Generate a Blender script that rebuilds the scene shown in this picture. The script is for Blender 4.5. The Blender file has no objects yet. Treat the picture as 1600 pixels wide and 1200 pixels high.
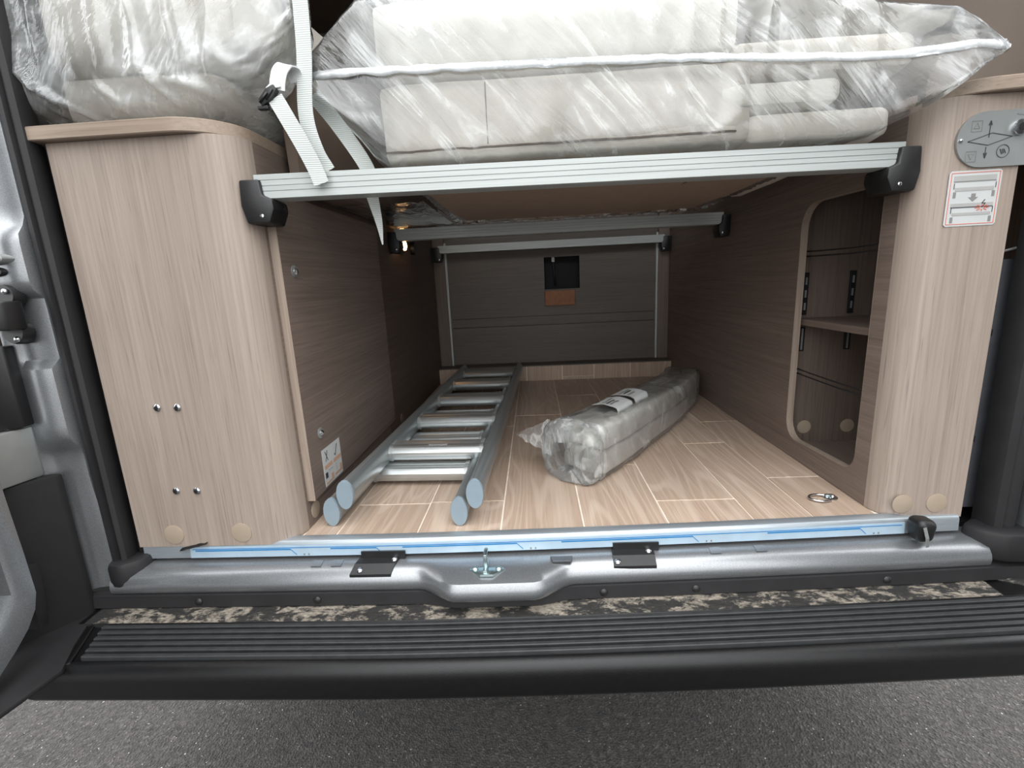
import bpy, bmesh, math, random
from mathutils import Vector, Matrix, noise
random.seed(7)
S = bpy.context.scene
COL = S.collection
# ------------------------------------------------------------------ camera
cam = bpy.data.cameras.new('camera'); co = bpy.data.objects.new('camera', cam); COL.objects.link(co)
cam.sensor_fit = 'HORIZONTAL'; cam.sensor_width = 36; cam.lens = 36*736.2/1600; cam.clip_start = .01
R_ = Vector((0.99791974, 0.04311903, -0.04792652)); U_ = Vector((0.03778402, 0.21116763, 0.9767193)); F_ = Vector((-0.05223571, 0.97649833, -0.20909914))
co.matrix_world = Matrix(((R_.x, U_.x, -F_.x, -0.0766), (R_.y, U_.y, -F_.y, -0.7389), (R_.z, U_.z, -F_.z, 0.4204), (0, 0, 0, 1)))
S.camera = co
# ------------------------------------------------------------------ sky (overcast daylight) and exposure
SKY = 3.6
w = bpy.data.worlds.new('overcast_sky'); S.world = w; w.use_nodes = True
wn = w.node_tree.nodes; wl_ = w.node_tree.links; bg = wn['Background']; bg.inputs['Color'].default_value = (.975, .99, 1.0, 1)
# overcast sky: brightness grows evenly from the horizon to the zenith, (1 + 2 sin h) / 3, the same all round
tcw = wn.new('ShaderNodeTexCoord'); spx = wn.new('ShaderNodeSeparateXYZ'); wl_.new(tcw.outputs['Generated'], spx.inputs[0])
mr = wn.new('ShaderNodeMapRange'); mr.inputs['From Min'].default_value = 0; mr.inputs['From Max'].default_value = 1; mr.inputs['To Min'].default_value = SKY/3; mr.inputs['To Max'].default_value = SKY
wl_.new(spx.outputs['Z'], mr.inputs['Value']); wl_.new(mr.outputs[0], bg.inputs['Strength'])
vs = S.view_settings; vs.view_transform = 'Standard'; vs.look = 'None'; vs.gamma = 1; vs.use_curve_mapping = False; vs.exposure = 0.80

# ------------------------------------------------------------------ materials
def lin(c):
    return tuple(((x/255)/12.92 if x/255 <= .04045 else ((x/255+.055)/1.055)**2.4) for x in c) + (1,)
class NT:
    def __init__(s, name):
        s.m = bpy.data.materials.new(name); s.m.use_nodes = True; s.t = s.m.node_tree; s.n = s.t.nodes
        s.b = s.n['Principled BSDF']; s.out = s.n['Material Output']
    def new(s, typ, **k):
        n = s.n.new(typ)
        for a, v in k.items(): setattr(n, a, v)
        return n
    def link(s, a, b): s.t.links.new(a, b)
    def coord(s, scale, kind='Object', rnd=False):
        tc = s.new('ShaderNodeTexCoord'); mp = s.new('ShaderNodeMapping'); mp.inputs['Scale'].default_value = scale
        s.link(tc.outputs[kind], mp.inputs['Vector'])
        if rnd:
            oi = s.new('ShaderNodeObjectInfo'); mu = s.new('ShaderNodeVectorMath', operation='SCALE'); mu.inputs[0].default_value = (37, 23, 51)
            s.link(oi.outputs['Random'], mu.inputs['Scale']); s.link(mu.outputs[0], mp.inputs['Location'])
        return mp.outputs[0]
    def noise(s, vec, scale=1, detail=4, rough=.5, dist=0):
        n = s.new('ShaderNodeTexNoise'); s.link(vec, n.inputs['Vector'])
        for k, v in (('Scale', scale), ('Detail', detail), ('Roughness', rough), ('Distortion', dist)): n.inputs[k].default_value = v
        return n.outputs['Fac']
    def ramp(s, fac, stops):
        r = s.new('ShaderNodeValToRGB'); s.link(fac, r.inputs[0]); e = r.color_ramp.elements
        while len(e) < len(stops): e.new(.5)
        for i, (p, c) in enumerate(stops): e[i].position = p; e[i].color = c if len(c) == 4 else tuple(c)+(1,)
        return r.outputs[0]
    def mix(s, a, b, fac, blend='MIX'):
        m = s.new('ShaderNodeMix', data_type='RGBA', blend_type=blend)
        for x, i in ((fac, 0), (a, 6), (b, 7)):
            if hasattr(x, 'is_linked'): s.link(x, m.inputs[i])
            else: m.inputs[i].default_value = x
        return m.outputs[2]
    def bump(s, h, strength=.2, dist=.002):
        b = s.new('ShaderNodeBump'); b.inputs['Strength'].default_value = strength; b.inputs['Distance'].default_value = dist
        s.link(h, b.inputs['Height']); s.link(b.outputs[0], s.b.inputs['Normal']); return b.outputs[0]
    def set(s, **k):
        for a, v in k.items():
            a = a.replace('_', ' ')
            if hasattr(v, 'is_linked'): s.link(v, s.b.inputs[a])
            else: s.b.inputs[a].default_value = v
def plain(name, rgb, rough=.5, metal=0, var=.12, vs_=40, bump=0, spec=.5, bscale=300):
    n = NT(name); v = n.coord((1, 1, 1)); f = n.noise(v, vs_, 4)
    c = lin(rgb); d = tuple(x*(1-var) for x in c[:3])+(1,); l = tuple(min(1, x*(1+var)) for x in c[:3])+(1,)
    n.set(Base_Color=n.ramp(f, [(.3, d), (.7, l)]), Roughness=rough, Metallic=metal, Specular_IOR_Level=spec)
    if bump: n.bump(n.noise(v, bscale, 3), bump, .001)
    return n.m
def wood(name, dark, mid, light, axis, along=4.0, across=260, rnd=False, rough=.55, cath=0):
    n = NT(name); sc = [across]*3; sc['xyz'.index(axis)] = along
    v = n.coord(sc, rnd=rnd); f1 = n.noise(v, 1, 5, .6, .3)
    sc2 = [16]*3; sc2['xyz'.index(axis)] = .9
    v2 = n.coord(sc2, rnd=rnd); f2 = n.noise(v2, 1, 4, .6, .8)
    c = n.ramp(f1, [(.25, lin(dark)), (.5, lin(mid)), (.78, lin(light))])
    c2 = n.ramp(f2, [(.3, lin(dark)), (.55, lin(mid)), (.75, lin(light))])
    col = n.mix(c, c2, .34)
    sc4 = [420]*3; sc4['xyz'.index(axis)] = 14
    pore = n.noise(n.coord(sc4, rnd=rnd), 1, 2, .5)
    col = n.mix(col, lin(tuple(x*.72 for x in dark)), n.ramp(pore, [(.60, (0, 0, 0)), (.74, (.4, .4, .4))]))
    if cath:
        sc3 = [9]*3; sc3['xyz'.index(axis)] = 1.0
        ct = n.noise(n.coord(sc3, rnd=rnd), 1, 1.6, .35, .25)
        mu = n.new('ShaderNodeMath', operation='MULTIPLY'); mu.inputs[1].default_value = 95; n.link(ct, mu.inputs[0])
        si = n.new('ShaderNodeMath', operation='SINE'); n.link(mu.outputs[0], si.inputs[0])
        col = n.mix(col, lin(light), n.ramp(si.outputs[0], [(.45, (0, 0, 0)), (.98, (cath,)*3)]))
        col = n.mix(col, lin(dark), n.ramp(n.noise(n.coord([x*.8 for x in sc3], rnd=rnd), 1, 2), [(.45, (0, 0, 0)), (.72, (.45,)*3)]))
        oi = n.new('ShaderNodeObjectInfo'); col = n.mix(col, lin(dark), n.ramp(oi.outputs['Random'], [(0, (0, 0, 0)), (1, (.35, .35, .35))]))
    n.set(Base_Color=col, Roughness=rough); n.bump(f1, .10, .0008); return n.m
W1, W2, W3 = (128, 114, 104), (150, 136, 125), (168, 154, 143)
M = {}
M['oak_v'] = wood('taupe_oak_vertical', W1, W2, W3, 'z')
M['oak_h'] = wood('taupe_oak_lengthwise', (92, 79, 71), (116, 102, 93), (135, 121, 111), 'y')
M['oak_dv'] = wood('shaded_oak_vertical', (84, 72, 64), (104, 91, 82), (120, 107, 98), 'z')  # darker copy of the taupe oak, shade of the recesses put into its colour
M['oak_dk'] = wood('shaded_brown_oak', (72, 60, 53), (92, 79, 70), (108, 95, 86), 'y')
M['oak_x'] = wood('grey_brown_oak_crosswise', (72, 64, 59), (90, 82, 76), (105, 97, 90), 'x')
M['oak_edge'] = wood('pale_oak_edge_band', (124, 108, 94), (146, 130, 115), (162, 146, 131), 'x', 6)
M['oak_edge_z'] = wood('pale_oak_edge_band_upright', (122, 107, 95), (144, 129, 116), (160, 146, 133), 'z', 6)
M['plank'] = wood('vinyl_oak_plank', (152, 131, 114), (181, 159, 141), (210, 193, 177), 'y', 4.0, 240, True, .42, .5)
M['plank_z'] = wood('vinyl_oak_plank_upright', (152, 131, 114), (181, 159, 141), (210, 193, 177), 'z', 4.0, 240, True, .42, .25)
M['joint'] = plain('pale_plank_joint', (232, 220, 206), .6)
M['beige'] = plain('beige_upholstery', (202, 196, 186), .85, 0, .05, 20, .25, .2, 900)
M['beige2'] = plain('light_beige_upholstery', (216, 213, 205), .85, 0, .05, 20, .2, .2, 900)
M['pad'] = plain('pale_grey_padding', (206, 203, 197), .85, 0, .05, 20, .2, .2, 900)
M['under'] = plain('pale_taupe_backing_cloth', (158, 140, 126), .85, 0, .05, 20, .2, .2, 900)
M['lining'] = plain('warm_grey_lining', (150, 138, 128), .85, 0, .06, 6, .3, .2, 500)
M['taupe'] = plain('taupe_mattress_cloth', (104, 91, 81), .8, 0, .08, 12, .25, .2, 900)
M['white'] = plain('white_plastic', (206, 208, 208), .45, 0, .04)
M['paper'] = plain('white_label_paper', (186, 188, 187), .6, 0, .03)
M['peach'] = plain('peach_print', (184, 150, 126), .6, 0, .03)
M['greyprint'] = plain('grey_print', (124, 124, 122), .6, 0, .03)
M['lightprint'] = plain('light_grey_print', (160, 160, 157), .6, 0, .03)
M['darkprint'] = plain('dark_print', (52, 52, 56), .6, 0, .03)
M['redprint'] = plain('red_print', (206, 92, 70), .6, 0, .03)
M['blueprint'] = plain('blue_print', (8, 112, 172), .5, 0, .05)
M['black'] = plain('black_plastic', (22, 22, 23), .45, 0, .15, 60, .1)
M['rubber'] = plain('black_rubber_seal', (24, 23, 25), .6, 0, .2, 30, .15)
M['bumper'] = plain('textured_black_bumper_plastic', (14, 14, 15), .30, 0, .15, 80, .3, .34, 1400)
M['ridge_lit'] = plain('lightened_black_bumper_plastic', (44, 45, 46), .5, 0, .2, 60, .4, .4, 1400)  # paler copy of the bumper plastic, brightness of the ridge tops painted in
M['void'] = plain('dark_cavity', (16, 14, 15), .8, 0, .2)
M['capgrey'] = plain('blue_grey_cap_plastic', (126, 140, 149), .5, 0, .04)
M['cover'] = plain('beige_cover_cap', (156, 141, 124), .5, 0, .04)
M['cardboard'] = plain('brown_cardboard', (140, 98, 70), .8, 0, .1, 60)
M['webbing'] = None
M['chrome'] = plain('polished_steel', (205, 207, 210), .18, 1, .04)
M['zinc'] = plain('galvanised_steel', (176, 190, 190), .32, 1, .08)
M['plate'] = plain('brushed_plate', (160, 163, 162), .4, .6, .05)
M['darkmetal'] = plain('dull_grey_metal', (84, 86, 90), .5, .4, .12)
def metal_grain(name, rgb, axis, rough=.35, metal=1):
    n = NT(name); sc = [500]*3; sc['xyz'.index(axis)] = 6; f = n.noise(n.coord(sc), 1, 3)
    c = lin(rgb); n.set(Base_Color=n.ramp(f, [(.3, tuple(x*.9 for x in c[:3])), (.7, tuple(min(1, x*1.06) for x in c[:3]))]), Metallic=metal, Roughness=rough); n.bump(f, .05, .0004); return n.m
M['alu_x'] = metal_grain('anodised_aluminium_rail', (172, 177, 175), 'x', .5, .25)
M['alu_y'] = metal_grain('anodised_aluminium_stile', (172, 178, 180), 'y', .38, .8)
M['alu_r'] = metal_grain('anodised_aluminium_rung', (196, 200, 200), 'x', .34, .85)
M['strip'] = metal_grain('threshold_aluminium', (170, 178, 184), 'x', .38, .7)
M['stripfilm'] = plain('blue_tinted_protective_film', (178, 200, 216), .28, .35, .05)
n = NT('silver_car_paint'); v = n.coord((1, 1, 1)); f = n.noise(v, 900, 2)
n.set(Base_Color=n.ramp(f, [(.3, lin((126, 128, 130))), (.7, lin((153, 155, 158)))]), Metallic=.75, Roughness=.34, Coat_Weight=.4, Coat_Roughness=.12); M['silver'] = n.m
n = NT('grey_webbing'); wv = n.new('ShaderNodeTexWave', bands_direction='Z'); n.link(n.coord((1, 1, 1)), wv.inputs['Vector']); wv.inputs['Scale'].default_value = 110
n.set(Base_Color=n.ramp(wv.outputs['Fac'], [(.2, lin((176, 182, 180))), (.8, lin((206, 210, 206)))]), Roughness=.7); n.bump(wv.outputs['Fac'], .4, .0006); M['webbing'] = n.m
# clear film: mostly see-through, glossy, with milky crease streaks painted in as wrinkle highlights
def film(name, haze, crease_glint=.5, gloss=.7, rough=.10, tint=(.97, .98, .98), rot=.7, sc=(26, 8, 5)):
    n = NT(name); n.n.remove(n.b)
    tr = n.new('ShaderNodeBsdfTransparent'); tr.inputs[0].default_value = tint+(1,)
    gl = n.new('ShaderNodeBsdfGlossy'); gl.inputs['Color'].default_value = (.97, .98, 1, 1); gl.inputs['Roughness'].default_value = rough
    df = n.new('ShaderNodeBsdfDiffuse'); df.inputs['Color'].default_value = (.90, .92, .92, 1)
    tl = n.new('ShaderNodeBsdfTranslucent'); tl.inputs['Color'].default_value = (.90, .92, .92, 1)
    md = n.new('ShaderNodeMixShader'); md.inputs[0].default_value = .35; n.link(df.outputs[0], md.inputs[1]); n.link(tl.outputs[0], md.inputs[2])
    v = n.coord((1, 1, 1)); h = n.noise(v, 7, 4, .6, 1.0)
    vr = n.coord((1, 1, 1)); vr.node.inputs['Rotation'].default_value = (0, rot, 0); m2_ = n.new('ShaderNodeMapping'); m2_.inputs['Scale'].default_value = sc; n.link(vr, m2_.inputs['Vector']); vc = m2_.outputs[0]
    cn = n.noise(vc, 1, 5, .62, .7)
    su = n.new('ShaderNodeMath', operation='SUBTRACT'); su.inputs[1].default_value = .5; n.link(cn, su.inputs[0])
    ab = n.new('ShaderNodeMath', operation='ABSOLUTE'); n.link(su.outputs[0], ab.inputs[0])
    cr_ = n.ramp(ab.outputs[0], [(0, (crease_glint,)*3), (.035, (crease_glint*.25,)*3), (.10, (0, 0, 0))])
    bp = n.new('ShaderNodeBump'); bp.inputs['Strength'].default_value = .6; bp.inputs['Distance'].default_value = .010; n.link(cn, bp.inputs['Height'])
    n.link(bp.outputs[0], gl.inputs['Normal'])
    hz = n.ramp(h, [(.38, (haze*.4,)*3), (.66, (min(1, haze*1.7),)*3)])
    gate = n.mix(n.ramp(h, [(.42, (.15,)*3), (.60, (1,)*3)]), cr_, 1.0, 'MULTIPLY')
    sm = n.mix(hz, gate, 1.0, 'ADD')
    m1 = n.new('ShaderNodeMixShader'); n.link(sm, m1.inputs[0]); n.link(tr.outputs[0], m1.inputs[1]); n.link(md.outputs[0], m1.inputs[2])
    lw = n.new('ShaderNodeFresnel'); lw.inputs['IOR'].default_value = 1.5; n.link(bp.outputs[0], lw.inputs['Normal'])
    mu = n.new('ShaderNodeMath', operation='MULTIPLY'); mu.inputs[1].default_value = gloss*2; mu.use_clamp = True; n.link(lw.outputs[0], mu.inputs[0])
    m2 = n.new('ShaderNodeMixShader'); n.link(mu.outputs[0], m2.inputs[0]); n.link(m1.outputs[0], m2.inputs[1]); n.link(gl.outputs[0], m2.inputs[2])
    n.link(m2.outputs[0], n.out.inputs['Surface']); return n.m
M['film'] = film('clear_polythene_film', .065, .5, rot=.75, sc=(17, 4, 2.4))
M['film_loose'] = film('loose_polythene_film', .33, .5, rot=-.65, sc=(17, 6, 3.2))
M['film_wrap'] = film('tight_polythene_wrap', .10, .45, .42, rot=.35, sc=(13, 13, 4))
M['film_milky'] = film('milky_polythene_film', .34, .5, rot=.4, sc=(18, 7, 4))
M['film_seam'] = film('welded_film_seam', .75, .2)
# dirty ledge
n = NT('mud_spattered_black_plastic'); v = n.coord((1, 1.8, 1)); f = n.noise(v, 24, 9, .74, .3); g = n.noise(v, 130, 4, .6)
dirt = n.ramp(g, [(.35, lin((100, 93, 83))), (.65, lin((156, 147, 134)))])
n.set(Base_Color=n.mix(n.ramp(g, [(.3, lin((16, 16, 16))), (.7, lin((42, 40, 38)))]), dirt, n.ramp(f, [(.485, (0, 0, 0)), (.555, (.85, .85, .85))])), Roughness=.7); n.bump(g, .4, .002); M['mud'] = n.m
# asphalt
n = NT('asphalt'); v = n.coord((1, 1, 1)); vo = n.new('ShaderNodeTexVoronoi'); n.link(v, vo.inputs['Vector']); vo.inputs['Scale'].default_value = 190
g = n.noise(v, 70, 6, .8); sp = n.noise(v, 150, 1, .4)
c = n.mix(n.ramp(g, [(.36, lin((13, 11, 11))), (.66, lin((70, 65, 62)))]), lin((190, 186, 178)), n.ramp(sp, [(.735, (0, 0, 0)), (.77, (.9, .9, .9))]))
c = n.mix(c, lin((150, 146, 141)), n.ramp(vo.outputs['Color'], [(.66, (0, 0, 0)), (.95, (.20, .20, .20))]))
n.set(Base_Color=c, Roughness=.72)
n.bump(n.mix(vo.outputs['Distance'], g, .5), 1.0, .010); M['asphalt'] = n.m
n = NT('warm_lamp'); n.set(Base_Color=(1, .8, .55, 1), Emission_Color=(1, .52, .20, 1), Emission_Strength=24); M['lamp'] = n.m
n = NT('black_glossy_panel'); n.set(Base_Color=n.ramp(n.noise(n.coord((1, 1, 1)), 40, 3), [(.3, (.004, .004, .005)), (.8, (.012, .012, .014))]), Roughness=.08); M['gloss'] = n.m

# ------------------------------------------------------------------ mesh helpers (world coordinates; shifted to the parent's origin on build)
class MB:
    def __init__(s): s.bm = bmesh.new()
    def box(s, x0, x1, y0, y1, z0, z1, bev=0, seg=2):
        b = bmesh.new(); vs_ = [b.verts.new((x, y, z)) for x in (x0, x1) for y in (y0, y1) for z in (z0, z1)]
        for f in ((0, 1, 3, 2), (4, 6, 7, 5), (0, 4, 5, 1), (2, 3, 7, 6), (0, 2, 6, 4), (1, 5, 7, 3)): b.faces.new([vs_[i] for i in f])
        if bev: bmesh.ops.bevel(b, geom=b.edges[:], offset=bev, segments=seg, profile=.5, affect='EDGES')
        s.add(b); return s
    def add(s, b, mat=None):
        if mat: bmesh.ops.transform(b, matrix=mat, verts=b.verts)
        me = bpy.data.meshes.new('t'); b.to_mesh(me); b.free(); s.bm.from_mesh(me); bpy.data.meshes.remove(me)
    def prism(s, pts, axis, a, b_, bev=0, seg=2):
        """polygon pts extruded along axis from a to b_; pts are the two other coordinates in xyz order"""
        b = bmesh.new()
        def P(p, t):
            l = list(p); l.insert('xyz'.index(axis), t); return l
        A = [b.verts.new(P(p, a)) for p in pts]; B = [b.verts.new(P(p, b_)) for p in pts]; k = len(pts)
        b.faces.new(A); b.faces.new(B[::-1])
        for i in range(k): b.faces.new((A[i], B[i], B[(i+1) % k], A[(i+1) % k]))
        bmesh.ops.recalc_face_normals(b, faces=b.faces)
        if bev: bmesh.ops.bevel(b, geom=b.edges[:], offset=bev, segments=seg, profile=.5, affect='EDGES')
        s.add(b); return s
    def sweep(s, rings, closed=True, cap=True):
        b = bmesh.new(); V = [[b.verts.new(p) for p in r] for r in rings]; k = len(rings[0])
        for i in range(len(V)-1):
            for j in range(k if closed else k-1):
                j2 = (j+1) % k; b.faces.new((V[i][j], V[i][j2], V[i+1][j2], V[i+1][j]))
        if cap and closed: b.faces.new(V[0][::-1]); b.faces.new(V[-1])
        bmesh.ops.recalc_face_normals(b, faces=b.faces); s.add(b); return s
    def tube(s, pts, r, n=10, cyc=False):
        pts = [Vector(p) for p in pts]; rings = []; L = len(pts)
        for i, p in enumerate(pts):
            t = (pts[(i+1) % L]-pts[i-1]) if cyc else (pts[min(i+1, L-1)]-pts[max(i-1, 0)])
            t.normalize(); a = t.orthogonal() if abs(t.z) > .95 else t.cross(Vector((0, 0, 1))); a.normalize(); c = t.cross(a)
            rr = r[i] if isinstance(r, (list, tuple)) else r
            rings.append([p+rr*(a*math.cos(k*2*math.pi/n)+c*math.sin(k*2*math.pi/n)) for k in range(n)])
        if cyc: rings.append(rings[0])
        return s.sweep(rings, cap=not cyc)
    def disc(s, c, nrm, r, h, n=24, dome=0, ry=None):
        """short cylinder standing on c along nrm"""
        c = Vector(c); nrm = Vector(nrm).normalized(); a = nrm.orthogonal() if abs(nrm.z) > .9 else nrm.cross(Vector((0, 0, 1))); a.normalize(); q = a.cross(nrm)
        ry = ry or r
        prof = [(1, 0), (1, h*.75), (.92, h)] + ([(.6, h+dome*.7), (.2, h+dome)] if dome else [])
        rings = [[c+nrm*hh+a*(k*r*math.cos(i*2*math.pi/n))+q*(k*ry*math.sin(i*2*math.pi/n)) for i in range(n)] for k, hh in prof]
        return s.sweep(rings)
    def ribbon(s, pts, wid, w=.02, t=.0015):
        """flat strap: pts path, wid width directions (one or per point), box section"""
        P = [Vector(p) for p in pts]; rings = []
        for i, p in enumerate(P):
            tn = (P[min(i+1, len(P)-1)]-P[max(i-1, 0)]).normalized(); wd = Vector(wid[i] if isinstance(wid, list) else wid); wd = (wd-tn*wd.dot(tn)).normalized(); nn = tn.cross(wd)
            ww = w[i] if isinstance(w, (list, tuple)) else w
            rings.append([p+wd*ww/2+nn*t/2, p-wd*ww/2+nn*t/2, p-wd*ww/2-nn*t/2, p+wd*ww/2-nn*t/2])
        return s.sweep(rings)
    def plate_hole(s, outer, hole, axis, a, b_):
        b = bmesh.new()
        def P(p, t):
            l = list(p); l.insert('xyz'.index(axis), t); return l
        E = []
        for loop in (outer, hole):
            V = [b.verts.new(P(p, a)) for p in loop]; E += [b.edges.new((V[i], V[(i+1) % len(V)])) for i in range(len(V))]
        bmesh.ops.triangle_fill(b, edges=E, use_beauty=True)
        r = bmesh.ops.extrude_face_region(b, geom=b.faces[:]); vv = [g for g in r['geom'] if isinstance(g, bmesh.types.BMVert)]
        d = [0, 0, 0]; d['xyz'.index(axis)] = b_-a; bmesh.ops.translate(b, verts=vv, vec=d)
        bmesh.ops.recalc_face_normals(b, faces=b.faces); s.add(b); return s
    def build(s, name, mat, parent=None, smooth=False, origin=None, kind=None):
        me = bpy.data.meshes.new(name); bm = s.bm
        if parent is not None: off = parent['_o'] if '_o' in parent else (0, 0, 0); off = Vector(off)
        else:
            xs = [v.co for v in bm.verts]; off = Vector(origin) if origin else Vector(((min(p.x for p in xs)+max(p.x for p in xs))/2, (min(p.y for p in xs)+max(p.y for p in xs))/2, min(p.z for p in xs)))
        bmesh.ops.translate(bm, verts=bm.verts, vec=-off); bm.to_mesh(me); bm.free()
        me.materials.append(M[mat])
        if smooth: me.shade_smooth(); 
        if smooth == 'auto': me.set_sharp_from_angle(angle=math.radians(38))
        o = bpy.data.objects.new(name, me); COL.objects.link(o)
        if parent is not None: o.parent = parent; OFF[o] = off
        else: o.location = off; OFF[o] = off
        o['_o'] = tuple(off)
        if kind: o['kind'] = kind
        return o
OFF = {}
def thing(name, loc, label, cat, group=None):
    o = bpy.data.objects.new(name, None); COL.objects.link(o); o.location = loc; o.empty_display_size = .05; o['_o'] = tuple(loc)
    return tag(o, label, cat, group)
def tag(o, label, cat, group=None, kind=None):
    o['label'] = label; o['category'] = cat
    if group: o['group'] = group
    if kind: o['kind'] = kind
    return o
def struct(o, label, cat): return tag(o, label, cat, kind='structure')
def arc(cx, cy, r, a0, a1, n=8): return [(cx+r*math.cos(math.radians(a0+(a1-a0)*i/n)), cy+r*math.sin(math.radians(a0+(a1-a0)*i/n))) for i in range(n+1)]
def lerp(a, b, t): return a+(b-a)*t
def sstep(a, b, x): t = max(0, min(1, (x-a)/(b-a))); return t*t*(3-2*t)
def table(rows, x):
    if x <= rows[0][0]: return rows[0][1:]
    for p, q in zip(rows, rows[1:]):
        if x <= q[0]:
            t = (x-p[0])/(q[0]-p[0]); return tuple(lerp(a, b, t) for a, b in zip(p[1:], q[1:]))
    return rows[-1][1:]
def bow(x): return .040*max(0, x+.35)**1.5
def N(*p): return noise.noise(Vector(p))

# ------------------------------------------------------------------ ground and van shell
g = MB().box(-9, 9, -9, 9, -.70, -.66).build('ground', 'asphalt'); struct(g, 'rough grey asphalt with pale stone flecks below the bumper', 'asphalt')
fl = MB().prism([(-.775, -.003)] + [(x/20, bow(x/20)-.003) for x in range(-15, 13)] + [(.622, bow(.622)-.003), (.622, 1.34), (-.775, 1.34)], 'z', -.012, -.0016).build('floor', 'joint', kind='structure', origin=(0, 0, 0))
struct(fl, 'light oak vinyl plank floor of the rear storage bay', 'floor')
# planks: columns along the van, staggered cross joints, hairline pale joints
cols = [(-.50, -.442, [.35, .95]), (-.440, -.297, [.12, .78]), (-.295, -.150, [.125, .62, 1.1]), (-.148, -.004, [.73]), (-.002, .143, [.292, .98]),
        (.145, .290, [.108, .68]), (.292, .393, [.42, 1.02]), (.395, .50, [.20, .60, 1.1])]
for x0, x1, cuts in cols:
    ys = [None]+cuts+[1.276]
    for a, b in zip(ys, ys[1:]):
        aa = [bow(x0)-.001, bow(x1)-.001] if a is None else [a+.0024, a+.0024]
        m = MB().prism([(x0+.0006, aa[0]), (x1-.0006, aa[1]), (x1-.0006, b-.0024), (x0+.0006, b-.0024)], 'z', -.0016, 0)
        m.build('floor_plank', 'plank', fl)
# van shell: floor pan, side skins, roof, upper rear lining
body = thing('van_body', (0, -.05, -.2), 'silver panel van seen from its open rear doors, black step bumper below', 'van')
MB().prism([(-1.04, .06), (.80, .06), (.80, 3.4), (-1.04, 3.4)], 'z', -.30, -.03).build('floor_pan', 'void', body)
MB().box(-1.05, -1.04, .02, 3.4, -.30, 1.55).build('side_skin', 'silver', body)
MB().box(.80, .84, .04, 3.4, -.30, 1.55).build('side_skin', 'silver', body)
MB().box(-1.08, .84, -.06, 3.4, 1.50, 1.56).build('roof_skin', 'silver', body)
ce = MB().box(-1.0, .79, 0, 1.5, 1.46, 1.49).build('ceiling', 'taupe'); struct(ce, 'taupe cloth lining under the van roof', 'ceiling')
wl = MB().box(-1.03, -1.0, .03, 1.5, .0, 1.46).build('wall_left', 'oak_h'); struct(wl, 'brown lining of the left van side behind the cabinet', 'wall')
wr = MB().box(.76, .79, .06, 1.5, .0, 1.46).build('wall_right', 'taupe'); struct(wr, 'taupe cloth lining of the right van side above the cabinet', 'wall')
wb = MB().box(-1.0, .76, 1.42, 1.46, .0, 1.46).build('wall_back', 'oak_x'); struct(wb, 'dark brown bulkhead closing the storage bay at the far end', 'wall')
t4 = MB().prism([(.62, .62), (.76, .10), (.76, .62)], 'z', .665, 1.40, .01).build('trim_4', 'lining', smooth='auto'); struct(t4, 'taupe upholstered pillar lining at the upper right corner', 'trim')

# far end: framed panel, step with plank face
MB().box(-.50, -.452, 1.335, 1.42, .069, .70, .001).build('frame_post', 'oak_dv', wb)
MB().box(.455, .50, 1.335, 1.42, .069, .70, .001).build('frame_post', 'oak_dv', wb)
MB().box(-.452, -.443, 1.340, 1.37, .069, .60, .001).build('edge_strip', 'alu_x', wb)
MB().box(.446, .455, 1.340, 1.37, .069, .60, .001).build('edge_strip', 'alu_x', wb)
hole = [(-.026, .386), (.126, .386), (.126, .522), (-.026, .522)]
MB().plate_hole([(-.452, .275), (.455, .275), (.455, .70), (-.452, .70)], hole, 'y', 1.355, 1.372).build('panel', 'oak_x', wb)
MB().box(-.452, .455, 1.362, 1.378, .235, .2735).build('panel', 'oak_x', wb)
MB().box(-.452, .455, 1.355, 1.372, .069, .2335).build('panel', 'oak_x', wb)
bx = MB(); bx.box(-.05, .15, 1.40, 1.415, .36, .55); bx.build('cavity_back', 'void', wb)
hs = MB().tube([(.012, 1.385, .525), (.016, 1.383, .49), (.018, 1.384, .45), (.022, 1.386, .40)], .004, 8).build('cable', 'rubber', smooth=True)
tag(hs, 'thin dark cable hanging inside the square opening of the far bulkhead', 'cable')
hw = MB().box(.008, .021, 1.378, 1.386, .502, .522, .002).build('connector', 'white'); hw.parent = hs; hw.location = -hs.location + Vector(hw['_o']) 
cb = MB().box(-.026, .104, 1.340, 1.354, .316, .380, .002).build('cardboard_piece', 'cardboard'); tag(cb, 'brown cardboard piece below the square black opening on the far bulkhead', 'cardboard')
st = thing('trim_2', (0, 1.30, 0), 'low step across the far end of the floor, faced with upright planks', 'step'); st['kind'] = 'structure'
MB().box(-.50, .50, 1.284, 1.42, 0, .064).build('step_body', 'void', st)
MB().box(-.50, .50, 1.270, 1.42, .064, .069, .001).build('step_top', 'oak_x', st)
for x0, x1, z0, z1 in [(-.5, -.358, 0, .064), (-.357, -.258, 0, .064), (-.257, -.118, 0, .064), (-.117, .036, 0, .064), (.037, .172, .014, .064), (.037, .172, 0, .013), (.173, .327, 0, .064), (.328, .50, 0, .064)]:
    MB().box(x0+.0008, x1-.0008, 1.276, 1.284, z0, z1).build('step_plank', 'plank_z', st)
MB().box(-.5, .5, 1.2768, 1.2845, 0, .0638).build('step_joint', 'joint', st)

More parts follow.
